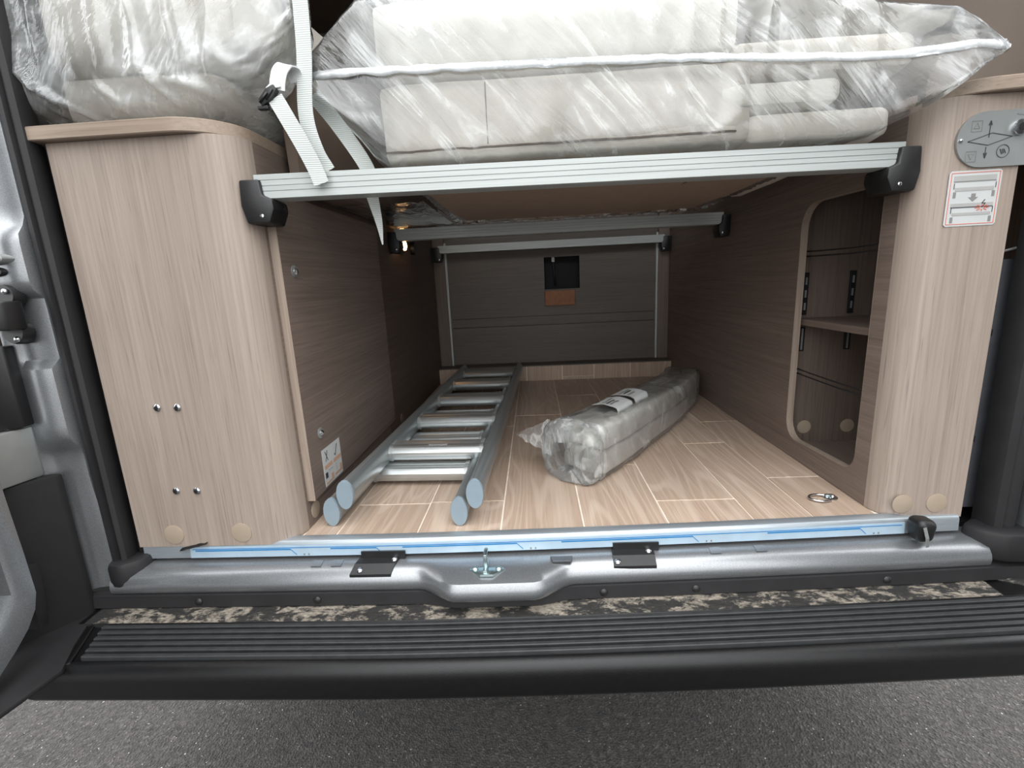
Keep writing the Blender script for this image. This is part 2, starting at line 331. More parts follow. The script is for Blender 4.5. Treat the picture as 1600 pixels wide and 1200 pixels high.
# ------------------------------------------------------------------ left cabinet
YL = -.022
lc = thing('storage_cabinet', (-.64, .3, 0), 'taupe oak cabinet with rounded corner and four screws, left of the storage bay', 'cabinet')
pl = [(-.780, YL)] + [(-.552+.052*math.sin(math.radians(a)), YL+.052-.052*math.cos(math.radians(a))) for a in range(0, 91, 9)] + [(-.515, YL+.054), (-.552, YL+.015), (-.780, YL+.015)]
MB().prism(pl, 'z', 0, .652).build('front_panel', 'oak_v', lc, 'auto')
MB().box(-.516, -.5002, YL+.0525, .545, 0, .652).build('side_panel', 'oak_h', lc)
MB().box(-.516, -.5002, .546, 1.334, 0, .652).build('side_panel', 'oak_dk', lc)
MB().box(-.780, -.765, YL+.016, 1.30, 0, .652).build('outer_panel', 'oak_h', lc)
# worktop with rounded corner and pale edge band
def top_plan(x_out, x_in, y0, y1, r, sgn):
    p = [(x_out, y0)] + [(x_in-sgn*r+sgn*r*math.sin(math.radians(a)), y0+r-r*math.cos(math.radians(a))) for a in range(0, 91, 9)] + [(x_in, y1), (x_out, y1)]
    return p
tp = top_plan(-.806, -.503, YL-.014, 1.334, .085, 1)
MB().prism(tp, 'z', .6525, .672, .0015, 1).build('worktop', 'oak_edge', lc, 'auto')
# access panel, proud of the side
ap = MB().box(-.5, -.487, .040, .555, .050, .585, .001).build('access_panel', 'oak_h', lc)
MB().box(-.5005, -.4862, .0385, .0398, .050, .585).build('edge_band', 'oak_edge_z', ap)
for y, z in ((.080, .458), (.093, .162)):
    MB().disc((-.4869, y, z), (1, 0, 0), .0105, .002, 20).build('clip_ring', 'plate', ap, 'auto'); MB().disc((-.4849, y, z), (1, 0, 0), .006, .002, 16, .003).build('clip_pin', 'chrome', ap, 'auto')
# picture sticker on the panel: cross, tick, shelves
def flat(pts, x, n_, mat, par): MB().prism(pts, 'x', x, x+.0004).build(n_, mat, par)
sk = MB().box(-.4869, -.4863, .086, .168, .043+.012, .128).build('instruction_sticker', 'paper', ap)
X = -.4862
def stroke(a, b, w, x, nme, mat, par, axis='x', t=.0004):
    a = Vector(a); b = Vector(b); d = (b-a).normalized(); q = Vector((-d.y, d.x))*w/2
    MB().prism([tuple(a+q), tuple(b+q), tuple(b-q), tuple(a-q)], axis, x, x+t).build(nme, mat, par)
stroke((.098, .122), (.108, .102), .0018, X, 'cross_mark', 'darkprint', sk); stroke((.108, .122), (.098, .102), .0018, X, 'cross_mark', 'darkprint', sk)
stroke((.137, .105), (.141, .100), .0018, X, 'tick_mark', 'darkprint', sk); stroke((.141, .100), (.152, .121), .0018, X, 'tick_mark', 'darkprint', sk)
for y0, y1, z0, z1, mt in ((.090, .124, .088, .096, 'peach'), (.130, .165, .088, .096, 'peach'), (.090, .100, .070, .081, 'darkprint'), (.104, .124, .081, .084, 'lightprint'), (.130, .165, .061, .066, 'peach'), (.090, .124, .058, .062, 'peach'), (.114, .124, .062, .072, 'peach'), (.155, .165, .066, .076, 'peach'), (.138, .141, .070, .084, 'lightprint')):
    flat([(y0, z0), (y1, z0), (y1, z1), (y0, z1)], X, 'printed_bar', mt, sk)
def screw(x, z, mat):
    h = MB().disc((x, YL-.0002, z), (0, -1, 0), .0062, .0022, 20, .0012).build('screw', mat, lc, 'auto'); MB().disc((x, YL-.0030, z), (0, -1, 0), .0034, .0008, 6).build('screw_socket', 'void', h)
for x, z in ((-.695, .250), (-.661, .249), (-.692, .104), (-.656, .103)): screw(x, z, 'chrome')
for x, z in ((-.713, .023), (-.592, .024)): MB().disc((x, YL-.0002, z), (0, -1, 0), .0175, .0014, 28).build('cover_cap', 'cover', lc, 'auto')
MB().disc((-.5, .060, .024), (1, 0, 0), .016, .0014, 28).build('cover_cap', 'cover', lc, 'auto')
for y in (.27, .46, .66): MB().disc((-.5, y, .024), (1, 0, 0), .016, .0014, 28).build('cover_cap', 'oak_h', lc, 'auto')

# ------------------------------------------------------------------ right cabinet with opening
YR = .022
rc = thing('shelf_cabinet', (.56, .3, 0), 'taupe oak cabinet with tall rounded opening and inner shelf, right of the storage bay', 'cabinet')
pr = [(.628, YR)] + [(.545-.045*math.sin(math.radians(a)), YR+.045-.045*math.cos(math.radians(a))) for a in range(0, 91, 9)] + [(.514, YR+.046), (.545, YR+.015), (.628, YR+.015)]
MB().prism(pr, 'z', 0, .648).build('front_panel', 'oak_v', rc, 'auto')
ho = arc(.137, .083, .034, 180, 270, 8) + arc(.300, .085, .042, 270, 360, 8) + arc(.290, .503, .050, 0, 90, 8) + arc(.124, .527, .024, 90, 180, 8)
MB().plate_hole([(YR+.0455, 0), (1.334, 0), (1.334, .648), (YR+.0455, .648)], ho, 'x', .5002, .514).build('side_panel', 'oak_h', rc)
hi = [(lerp(y, .219, -.012), lerp(z, .3, -.006)) for y, z in ho]   # edge band lining the opening
lo = [(lerp(y, .219, .004), lerp(z, .3, .002)) for y, z in ho]
b = MB(); b.sweep([[(.4996, y, z) for y, z in ho], [(.4996, y, z) for y, z in lo], [(.5146, y, z) for y, z in lo], [(.5146, y, z) for y, z in ho]], cap=False); b.build('edge_band', 'oak_edge_z', rc, 'auto')
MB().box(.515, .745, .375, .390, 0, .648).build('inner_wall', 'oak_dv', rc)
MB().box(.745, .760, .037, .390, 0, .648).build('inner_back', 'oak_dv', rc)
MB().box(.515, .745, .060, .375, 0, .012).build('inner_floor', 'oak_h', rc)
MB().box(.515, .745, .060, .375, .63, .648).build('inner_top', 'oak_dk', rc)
sh = MB().box(.522, .745, .060, .3745, .297, .311, .001).build('shelf', 'oak_h', rc)
for x in (.530, .632):
    for z0, z1 in ((.318, .412), (.235, .290)):
        p = MB().box(x, x+.012, .370, .3752, z0, z1, .001).build('shelf_bracket', 'black', rc)
        for zz in (.2, .5, .8): MB().box(x+.004, x+.008, .3692, .3700, lerp(z0, z1, zz)-.008, lerp(z0, z1, zz)+.008).build('bracket_slot', 'plate', p)
for z, lab in ((.447, 0), (.188, 1)):
    for dz in (0, .010): MB().tube([(.521, .373, z+dz), (.521, .30, z+dz-.0015), (.521, .20, z+dz-.0025), (.521, .062, z+dz)], .0016, 8).build('retaining_cord', 'rubber', rc, True)
    MB().box(.5155, .527, .362, .374, z-.002, z+.004, .001).build('cord_clip', 'white', rc)
for y, z in ((.36, .05),): MB().disc((.56, .3748, z), (0, -1, 0), .016, .001, 24).build('cover_cap', 'cover', rc, 'auto'); MB().disc((.66, .3748, z), (0, -1, 0), .016, .001, 24).build('cover_cap', 'cover', rc, 'auto')
tr = [(.655, YR-.020), (.64, YR-.019)] + [(.585-.085*math.sin(math.radians(a)), YR-.012+.10-.10*math.cos(math.radians(a))) for a in range(6, 91, 7)] + [(.500, 1.334), (.75, 1.334), (.75, .06), (.655, .06)]
MB().prism(tr, 'z', .6485, .667, .0015, 1).build('worktop', 'oak_edge', rc, 'auto')
for x in (.530, .585): MB().disc((x, YR-.0002, .026), (0, -1, 0), .0165, .0014, 28).build('cover_cap', 'cover', rc, 'auto')
# key-switch plate
cp = MB().prism(arc(.572, .588, .037, 90, 270, 14) + arc(.632, .588, .037, -90, 90, 14), 'y', YR-.0035, YR-.0005).build('control_plate', 'plate', rc, 'auto')
Y = YR-.0040
ky = MB().disc((.617, YR-.0035, .601), (0, -1, 0), .0105, .005, 24, .001).build('key_switch', 'chrome', cp, 'auto'); MB().disc((.617, YR-.0095, .601), (0, -1, 0), .005, .0004, 20).build('key_slot', 'void', cp)
MB().disc((.540, YR-.0035, .588), (0, -1, 0), .0026, .002, 14, .001).build('rivet', 'chrome', cp, 'auto')
def yst(a, b, w, mt='darkprint', nme='printed_line'): stroke(a, b, w, Y, nme, mt, cp, 'y')
for a, b in (((.550, .586), (.578, .580)), ((.578, .580), (.610, .590)), ((.610, .590), (.582, .596)), ((.582, .596), (.550, .586))): yst(a, b, .0009)
yst((.578, .590), (.578, .610), .0010); yst((.576, .606), (.578, .612), .0012); yst((.580, .606), (.578, .612), .0012)
yst((.576, .578), (.576, .566), .0010); yst((.574, .570), (.576, .563), .0012); yst((.578, .570), (.576, .563), .0012)
for x, z in ((.560, .606), (.557, .566)):
    for a, b in (((-.007, -.007), (.007, -.007)), ((.007, -.007), (.007, .007)), ((.007, .007), (-.007, .007)), ((-.007, .007), (-.007, -.007))): yst((x+a[0], z+a[1]), (x+b[0], z+b[1]), .0006, 'greyprint', 'printed_square')
    s_ = 1 if z > .59 else -1
    for a, b in (((-.004, -.003*s_), (.004, -.003*s_)), ((.004, -.003*s_), (0, .004*s_)), ((0, .004*s_), (-.004, -.003*s_))): yst((x+a[0], z+a[1]), (x+b[0], z+b[1]), .0006, 'greyprint', 'printed_triangle')
cc = arc(.600, .571, .0085, 0, 360, 20)
for a, b in zip(cc, cc[1:]): yst(a, b, .0007, 'darkprint', 'printed_circle')
yst((.596, .574), (.599, .567), .0012); yst((.599, .574), (.601, .568), .0012); yst((.601, .574), (.604, .568), .0012)
for i in range(6): yst((.612+i*.0025, .6195-i*.0004), (.6135+i*.0025, .6180-i*.0004), .0012, 'greyprint', 'printed_letter')
# warning sticker
wk = MB().prism([(.537, .471), (.604, .471), (.607, .474), (.607, .545), (.604, .548), (.537, .548), (.534, .545), (.534, .474)], 'y', YR-.0008, YR-.0002).build('warning_sticker', 'paper', rc)
Y2 = YR-.0012
def yb(x0, x1, z0, z1, mt, nme='printed_bar'): MB().prism([(x0, z0), (x1, z0), (x1, z1), (x0, z1)], 'y', Y2, Y2+.0004).build(nme, mt, wk)
for a, b in (((.537, .474), (.604, .474)), ((.604, .474), (.604, .545)), ((.604, .545), (.537, .545)), ((.537, .545), (.537, .474))): stroke(a, b, .0007, Y2, 'printed_border', 'redprint', wk, 'y')
yb(.541, .600, .534, .541, 'lightprint'); yb(.541, .600, .5325, .534, 'greyprint'); yb(.544, .598, .520, .525, 'lightprint'); yb(.542, .546, .511, .519, 'greyprint'); yb(.596, .600, .511, .519, 'greyprint')
yb(.541, .600, .498, .503, 'lightprint'); yb(.541, .600, .4968, .498, 'darkprint'); yb(.544, .598, .486, .490, 'lightprint'); yb(.542, .546, .476, .484, 'greyprint'); yb(.596, .600, .476, .484, 'greyprint')
yb(.568, .574, .511, .516, 'greyprint'); MB().prism([(.564, .511), (.578, .511), (.571, .505)], 'y', Y2, Y2+.0004).build('printed_arrow', 'greyprint', wk)
for a, b in (((.588, .507), (.584, .502)), ((.584, .502), (.589, .502)), ((.589, .502), (.585, .496))): stroke(a, b, .001, Y2-.0003, 'printed_bolt', 'darkprint', wk, 'y')
for k in range(8):
    a = k*math.pi/4; stroke((.585+.003*math.cos(a), .496+.002*math.sin(a)), (.585+.010*math.cos(a), .496+.005*math.sin(a)), .0009, Y2-.0003, 'printed_burst', 'redprint', wk, 'y')
for x, z in ((.542, .523), (.600, .523), (.542, .489), (.600, .489)): stroke((x, z+.008), (x, z), .0007, Y2-.0003, 'printed_arrow', 'darkprint', wk, 'y')

# ------------------------------------------------------------------ bed crossbars
def crossbar(xl, xr, yl, yr, zt, h, label, bs_=1):
    L = math.hypot(xr-xl, yr-yl); t = thing('bed_crossbar', (xl, yl, zt-h), label, 'crossbar', 'aluminium bed crossbars'); t.rotation_euler.z = math.atan2(yr-yl, xr-xl); t['_o'] = (0, 0, 0)
    d = .034; p = [(0, 0)]
    for z in (.30, .52, .76): p += [(0, h*z-.0007), (.0012, h*z-.0004), (.0012, h*z+.0004), (0, h*z+.0007)]
    p += [(0, h), (d, h), (d, 0), (d-.004, -.001), (.004, -.001)]
    MB().prism(p, 'x', .004, L-.004).build('rail', 'alu_x', t)
    for s_, x0 in ((1, 0), (-1, L)):
        o = [(-.016, h*.78), (.014, h*.78), (.016, .004), (.030, -.002), (.031, -.016), (.022, -.036), (-.012, -.036), (-.018, -.010)]
        q = [(x0+s_*x*(bs_ if x > 0 else 1), z) for x, z in o]
        k = MB().prism(q, 'y', -.007, d+.010, .003).build('end_bracket', 'black', t, 'auto')
        MB().box(x0+s_*(-.02 if s_ > 0 else -.02) if False else min(x0-s_*.030, x0+s_*.002), max(x0-s_*.030, x0+s_*.002), .004, d+.004, -.034, h*.8, .002).build('mounting_foot', 'black', k, 'auto')
        MB().disc((x0+s_*.012*bs_, -.0069, -.026), (0, -1, 0), .003, .001, 14, .0005).build('bracket_screw', 'chrome', k)
    return t
crossbar(-.492, .486, -.002, .042, .597, .034, 'nearest and longest aluminium bed crossbar, plastic bag of cushions resting on it')
crossbar(-.484, .486, .700, .722, .592, .032, 'middle aluminium bed crossbar of three, small warm lamp below its left end', .6)
crossbar(-.472, .474, 1.290, 1.302, .586, .030, 'farthest and shortest looking aluminium bed crossbar, in front of the far bulkhead', .6)
lp = thing('spot_lamp', (-.5, .835, .55), 'small warm lit lamp on the left side under the middle crossbar', 'lamp')
MB().disc((-.4995, .835, .556), (1, 0, 0), .022, .010, 24).build('lamp_housing', 'black', lp, 'auto')
MB().disc((-.4895, .835, .556), (1, 0, 0), .015, .005, 20, .003).build('lamp_lens', 'lamp', lp, 'auto')
sp = MB().disc((-.4995, .97, .556), (1, 0, 0), .022, .014, 24).build('socket_plate', 'black', None, 'auto'); tag(sp, 'round black socket on the left side just behind the warm lamp', 'socket')

# ------------------------------------------------------------------ ladder (two sections folded flat)
ld = thing('folding_ladder', (-.459, .036, 0), 'silver aluminium two section ladder lying folded flat on the floor', 'ladder'); ld.rotation_euler.z = -.037; ld['_o'] = (0, 0, 0)
def oval(x, z, w_, h_, y, n=20): return [(x+w_/2*math.cos(k*2*math.pi/n), y, z+h_/2*math.sin(k*2*math.pi/n)) for k in range(n)]
W_ = .236
for dx, z, y0, y1 in ((0, .0275, .0, 1.20), (.031, .063, -.004, 1.215)):
    for x in (dx, dx+W_):
        b = MB().sweep([oval(x, z, .028, .052, y0+.006), oval(x, z, .028, .052, y1)]).build('stile', 'alu_y', ld, 'auto')
        MB().sweep([oval(x, z, .030, .054, y0), oval(x, z, .0315, .0545, y0+.002), oval(x, z, .0315, .0545, y0+.007)]).build('end_cap', 'capgrey', b, 'auto')
        MB().box(x-.012, x+.012, y1, y1+.02, z-.015, z+.016, .004).build('hinge_joint', 'black', b, 'auto')
def rung(dx, y, z):
    pts = [(y-.022, z-.014), (y-.028, z-.006), (y-.029, z+.004), (y-.022, z+.013), (y-.018, z+.0155), (y-.006, z+.016), (y-.004, z+.0148), (y-.002, z+.016), (y+.022, z+.016), (y+.028, z+.010), (y+.028, z-.014)]
    b = MB().prism(pts, 'x', dx+.012, dx+W_-.012).build('rung', 'alu_r', ld, 'auto')
    for x in (dx+.013, dx+W_-.021): MB().prism([(lerp(y, a, 1.10), lerp(z, c, 1.12)) for a, c in pts], 'x', x, x+.008).build('rung_collar', 'plate', b, 'auto')
    return b
for i, y in enumerate((.225, .455, .685, .925, 1.13)):
    r_ = rung(.031, y, .063)
    if i == 0:
        for k in range(7): MB().box(.135+k*.0038, .1375+k*.0038, y-.013, y-.010, .0793, .0797).build('printed_letter', 'greyprint', r_)
        MB().box(.130, .172, y-.016, y-.007, .0790, .0793).build('rung_sticker', 'lightprint', r_)
for y in (.195, .40, .62, .85, 1.07): rung(0, y, .026)

# ------------------------------------------------------------------ lashing ring on the floor
lr = thing('lashing_ring', (.455, .10, 0), 'chrome lashing ring lying on the plank floor by the right cabinet', 'ring')
MB().tube([(.440+.018*math.cos(a*math.pi/12)*1.05, .095+.014*math.sin(a*math.pi/12), .004) for a in range(24)], .0021, 8, True).build('ring', 'chrome', lr, True)
MB().disc((.462, .101, 0), (0, 0, 1), .0125, .003, 24, .001).build('base_plate', 'chrome', lr, 'auto')
MB().box(.452, .466, .098, .104, .003, .008, .0015).build('ring_clamp', 'zinc', lr, 'auto')
MB().disc((.466, .101, .004), (0, 0, 1), .0045, .002, 14, .0015).build('screw', 'chrome', lr, 'auto')

# ------------------------------------------------------------------ soft things
def pillow(x0, x1, y0, y1, z0, z1, r=.02, amp=.004, seed=0, nx=18, ny=14, nz=8):
    """rounded padded block with soft dents"""
    b = MB(); bm = bmesh.new()
    bmesh.ops.create_cube(bm, size=2); bmesh.ops.subdivide_edges(bm, edges=bm.edges[:], cuts=11, use_grid_fill=True)
    hx, hy, hz = (x1-x0)/2, (y1-y0)/2, (z1-z0)/2; cx, cy, cz = (x0+x1)/2, (y0+y1)/2, (z0+z1)/2; r = min(r, hx, hy, hz)
    for v in bm.verts:
        u = Vector([math.copysign(abs(c)**.8, c) for c in v.co])
        p = Vector((u.x*hx, u.y*hy, u.z*hz)); q = Vector((max(-hx+r, min(hx-r, p.x)), max(-hy+r, min(hy-r, p.y)), max(-hz+r, min(hz-r, p.z))))
        d = p-q
        if d.length > 1e-9: p = q+d.normalized()*r
        nz_ = N(p.x*9+seed, p.y*9, p.z*14)*amp-amp*.4
        v.co = Vector((cx, cy, cz))+p*(1+nz_/max(p.length, .03))
    bmesh.ops.recalc_face_normals(bm, faces=bm.faces); b.add(bm); return b
def shell(rows, n=72, m=150, streaks=(), amp=.004, seed=0, power=4.5, crumple=None):
    """film bag along x; rows: x, ztop, zbot, yfront, yback"""
    xs = [rows[0][0]+(rows[-1][0]-rows[0][0])*i/(m-1) for i in range(m)]; rings = []
    for x in xs:
        zt, zb, yf, yb_ = table(rows, x); zc = (zt+zb)/2; yc = (yf+yb_)/2; rz = (zt-zb)/2; ry = (yb_-yf)/2; ring = []
        for k in range(n):
            a = 2*math.pi*k/n; ca, sa = math.cos(a), math.sin(a)
            dy = math.copysign(abs(ca)**(2/power), ca); dz = math.copysign(abs(sa)**(2/power), sa)
            e = amp*(N(x*10+seed, dz*2.2, dy*1.3)+.7*abs(N(x*26+dz*2.5+seed, dz*3, dy*2))+.35*N(x*60+dz*7, dz*9+seed, dy*4))
            e *= min(1, rz/.05)
            p = Vector((x, yc+ry*dy, zc+rz*dz))
            if dy < -.4:
                for (x0, z0, x1, z1, wd, ht) in streaks:
                    ab = Vector((x1-x0, z1-z0)); L2 = ab.length_squared; t = ((x-x0)*ab.x+(p.z-z0)*ab.y)/L2
                    if -.1 < t < 1.1:
                        di = abs((x-x0)*ab.y-(p.z-z0)*ab.x)/ab.length; e += ht*math.exp(-(di/wd)**2)*sstep(-.1, .15, t)*(1-sstep(.85, 1.1, t))
            nv = Vector((0, math.copysign(abs(dy)**3, dy), math.copysign(abs(dz)**3, dz)))
            if nv.length > 0: nv.normalize()
            ring.append(p+nv*e)
        rings.append(ring)
    return MB().sweep(rings, cap=True)

# ---- centre bundle on the crossbars
cbag = thing('bagged_cushions', (0, .3, .597), 'beige bed cushions in a clear plastic bag resting on the aluminium crossbars', 'cushions')
pillow(-.304, .236, .036, .60, .730, .834, .020, .003, 1).build('upper_cushion', 'beige2', cbag, True)
pillow(.220, .492, .046, .60, .697, .752, .02, .004, 2).build('upper_cushion', 'beige', cbag, True)
lw_ = pillow(-.306, .262, .040, .60, .606, .728, .022, .004, 3).build('lower_cushion', 'beige', cbag, True)
pillow(.200, .385, .038, .55, .655, .694, .016, .003, 5).build('lower_cushion', 'beige2', cbag, True)
pillow(.250, .468, .052, .58, .606, .656, .018, .003, 6).build('lower_cushion', 'beige', cbag, True)
pillow(.02, .255, .036, .30, .618, .716, .03, .006, 9).build('lower_cushion', 'beige', cbag, True)
MB().tube([(-.296+.01*i, .0405+.0012*N(i*.7, 0, 0), .626+.002*N(i*.4, 3, 0)) for i in range(54)], .0016, 6).build('piping', 'taupe', lw_, True)
MB().tube([(-.137+.0008*N(i*.5, 2, 2), .0408, .630+.0095*i) for i in range(10)], .0010, 6).build('seam', 'taupe', lw_, True)
rows = [(-.424, .740, .730, .030, .042), (-.400, .757, .709, .024, .075), (-.365, .786, .682, .020, .22), (-.335, .818, .647, .018, .45), (-.314, .842, .616, .019, .60), (-.292, .847, .600, .021, .63), (-.1, .847, .599, .020, .66), (.1, .845, .598, .020, .67), (.228, .842, .598, .021, .66),
        (.275, .820, .599, .022, .64), (.38, .794, .601, .020, .62), (.440, .778, .612, .012, .58), (.472, .764, .628, .000, .44), (.492, .752, .638, -.010, .20), (.512, .732, .655, -.016, .040), (.532, .715, .672, -.017, .012), (.556, .698, .688, -.015, -.004)]
stx = [(-.24, .81, -.265, .735, .006, .004), (-.06, .66, .06, .715, .005, .006), (-.07, .635, .16, .712, .006, .008), (.03, .735, .12, .815, .005, .006), (.07, .73, .17, .81, .004, .006), (.12, .73, .20, .80, .005, .006), (.16, .725, .23, .79, .004, .005), (.24, .80, .36, .70, .004, .007), (.30, .79, .44, .72, .005, .006),
       (.40, .77, .43, .70, .004, .006), (.20, .62, .30, .70, .005, .007), (.17, .60, .27, .69, .004, .005), (-.40, .735, -.30, .80, .004, .006), (-.41, .728, -.31, .65, .004, .006), (-.40, .732, -.32, .745, .004, .005), (.46, .66, .58, .70, .004, .005), (-.18, .80, -.19, .74, .006, .003)]
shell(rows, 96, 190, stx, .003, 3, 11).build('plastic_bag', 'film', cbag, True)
seam = []
for i in range(110):
    x = -.415+i*.965/109; zt, zb, yf, yb_ = table(rows, x); z = table([(-.43, .731), (-.30, .731), (0, .724), (.15, .719), (.3, .710), (.45, .700), (.56, .693)], x)[0]+.0015*N(x*40, 0, 5)
    seam.append((x, yf-.0035, z))
MB().ribbon(seam, (0, .1, 1), [.011+.004*N(i*.3, 1, 2) for i in range(110)], .0012).build('bag_seam', 'film_seam', cbag, True)
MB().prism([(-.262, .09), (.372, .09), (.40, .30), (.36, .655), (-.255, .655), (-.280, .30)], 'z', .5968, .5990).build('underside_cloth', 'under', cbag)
# ragged film edge hanging under the bundle between the crossbars
def sheet(f, nu, nv): return MB().sweep([[f(i/nu, j/nv) for j in range(nv+1)] for i in range(nu+1)], closed=False)
def fringe(x0, x1, y0, wd, z0):
    return sheet(lambda u, v_: (lerp(x0, x1, u)+.006*N(u*9, v_*3, 0), y0+v_*(wd+wd*1.3*N(u*22, 2, 0)+wd*.8*N(u*60, 5, 1))-.02*(2*u-1)**2, z0-.006*math.sin(v_*2.6)-.004*abs(N(u*40, v_*3, 1))), 140, 6)
fringe(-.285, .39, .650, .026, .5975).build('film_edge', 'film_seam', cbag, True)
fringe(-.21, .22, .86, .030, .5935).build('film_edge', 'film_seam', cbag, True)
sheet(lambda u, v_: (lerp(-.21, .21, u), lerp(.755, .865, v_), .5955-.010*math.sin(u*3.1)*math.sin(v_*1.6)-.003*abs(N(u*30, v_*3, 8))), 50, 8).build('film_edge', 'film_milky', cbag, True)
for sx, x0, x1 in ((1, -.280, -.262), (-1, .372, .40)):
    sheet(lambda u, v_: (lerp(x0, x1, .5)-sx*v_*(.012+.012*N(u*25, 1, sx)), lerp(.12, .655, u), .5975-.003*v_-.003*abs(N(u*40, v_, 4))), 80, 4).build('film_edge', 'film_seam', cbag, True)
# ---- left bundle on the worktop
lbag = thing('bagged_cushions', (-.64, .25, .673), 'beige cushions loosely wrapped in crumpled plastic on the left cabinet top', 'cushions')
pillow(-.508, -.440, .018, .095, .775, .878, .03, .004, 14).build('upper_cushion', 'beige', lbag, True)
pillow(-.900, -.535, .030, .52, .686, .766, .03, .006, 11).build('lower_cushion', 'beige', lbag, True)
pillow(-.940, -.508, .020, .50, .764, .888, .035, .006, 12).build('upper_cushion', 'beige', lbag, True)
rows2 = [(-.985, .83, .76, .06, .3), (-.955, .858, .725, .005, .5), (-.90, .885, .700, -.012, .58), (-.82, .900, .684, -.022, .60), (-.74, .908, .678, -.026, .60), (-.62, .910, .677, -.028, .60), (-.56, .910, .684, -.024, .60), (-.515, .906, .702, -.018, .56), (-.500, .905, .708, -.016, .105), (-.455, .897, .738, -.008, .10), (-.425, .890, .770, .0, .09), (-.405, .880, .800, .01, .08)]
st2 = [(-.80, .84, -.66, .70, .005, .009), (-.72, .86, -.62, .74, .004, .008), (-.70, .85, -.58, .70, .005, .010), (-.60, .86, -.50, .75, .005, .009), (-.85, .80, -.74, .70, .006, .009), (-.56, .86, -.47, .79, .005, .008), (-.80, .78, -.60, .72, .008, .010), (-.66, .74, -.52, .71, .006, .008), (-.74, .80, -.55, .775, .006, .008), (-.64, .87, -.52, .76, .003, .008), (-.78, .73, -.70, .68, .004, .007), (-.50, .83, -.52, .72, .005, .008)]
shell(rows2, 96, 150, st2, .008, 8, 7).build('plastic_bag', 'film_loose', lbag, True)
# ---- taupe mattress standing on edge on the crossbar ends, left
mp = [(-.497, .135), (-.486, .115), (-.468, .115), (-.440, .17), (-.420, .32), (-.405, 1.02), (-.412, 1.05), (-.499, 1.05)]
ms = thing('mattress_block', (-.45, .4, .598), 'taupe cloth mattress part standing on the crossbar ends behind the hanging straps', 'mattress')
mb = MB(); rr = []
for z, k in ((.599, .985), (.604, 1), (.70, 1.012), (.80, 1.0), (.822, .995), (.828, .98)): rr.append([(lerp(-.46, x, k)+.004*N(x*20, y*6, z*9), lerp(.5, y, k), z) for x, y in mp])
mb.sweep(rr).build('mattress_core', 'taupe', ms, 'auto')
MB().tube([(lerp(-.46, x, 1.0)+.002, y, .806) for x, y in mp[1:6]], .004, 8).build('piping', 'greyprint', ms, True)
sheet(lambda u, v_: (lerp(-.456, -.410, sstep(0, .5, u))+.004+.003*N(u*12, v_*8, 0), lerp(.16, .75, u), lerp(.81, .88, v_)+.004*N(u*9, v_*4, 2)), 40, 6).build('top_cover', 'beige', ms, True)
sheet(lambda u, v_: (lerp(-.49, -.30, u), lerp(.30, .80, v_), .5975-.004*abs(N(u*6, v_*8, 3))), 20, 20).build('underside_film', 'film_milky', ms, True)

# ---- straps
def webbing(name, pts, wid, w_, label, group='grey webbing straps'):
    o = MB().ribbon(pts, wid, w_, .0016).build(name, 'webbing'); tag(o, label, 'strap', group); return o
def cr(pts, k=8):
    P = [Vector(p) for p in pts]; P = [P[0]*2-P[1]]+P+[P[-1]*2-P[-2]]; o = []
    for i in range(1, len(P)-2):
        for j in range(k):
            t = j/k; a, b, c, d = P[i-1:i+3]
            o.append(.5*((2*b)+(c-a)*t+(2*a-5*b+4*c-d)*t*t+(3*b-a-3*c+d)*t**3))
    return o+[P[-2]]
webbing('webbing_strap', cr([(-.405, .06, 1.462), (-.398, .035, 1.15), (-.392, .02, .90), (-.390, .014, .84), (-.392, .010, .76), (-.401, .010, .68), (-.393, .012, .63), (-.380, .016, .60)]), (1, 0, 0), .022, 'pale grey webbing strap hanging straight down between the two plastic bags')
webbing('webbing_strap', cr([(-.405, .055, .72), (-.372, .058, .675), (-.335, .062, .612), (-.333, .066, .575), (-.327, .07, .53), (-.326, .075, .494)]), [(1, 0, 0)]*33+[(1, 0, 0)]*8, [.023]*24+[lerp(.021, .002, i/16) for i in range(17)], 'pale grey webbing strap passing behind the front crossbar to a twisted pointed end')
bs = thing('buckle_strap', (-.40, 0, .58), 'white looped strap with black side release buckle and grey webbing tail', 'strap')
MB().ribbon(cr([(-.408, .012, .722), (-.410, .006, .735), (-.414, -.006, .737), (-.420, -.013, .728), (-.424, -.016, .714), (-.426, -.017, .702)]), (1, .1, -.2), .021, .002).build('strap_loop', 'white', bs)
MB().ribbon(cr([(-.440, -.018, .702), (-.430, -.020, .707), (-.420, -.019, .709)]), (0, .3, 1), .010, .002).build('strap_fold', 'white', bs)
MB().ribbon(cr([(-.430, -.018, .692), (-.416, -.020, .665), (-.400, -.017, .630), (-.388, -.012, .598), (-.382, -.010, .577)]), (1, .1, .45), .022, .0018).build('strap_tail', 'webbing', bs)
bk = MB(); bk.prism([(-.448, .680), (-.432, .690), (-.424, .701), (-.428, .708), (-.440, .703), (-.452, .690)], 'y', -.024, -.014, .0015); bb = bk.build('buckle', 'black', bs, 'auto')
for a in (0, 1): MB().tube([(-.450+a*.010, -.0245, .685+a*.003), (-.437+a*.008, -.0255, .697+a*.004)], .0016, 6).build('buckle_prong', 'black', bb, True)
MB().box(-.455, -.440, -.023, -.015, .677, .682, .001).build('buckle_bar', 'black', bb)

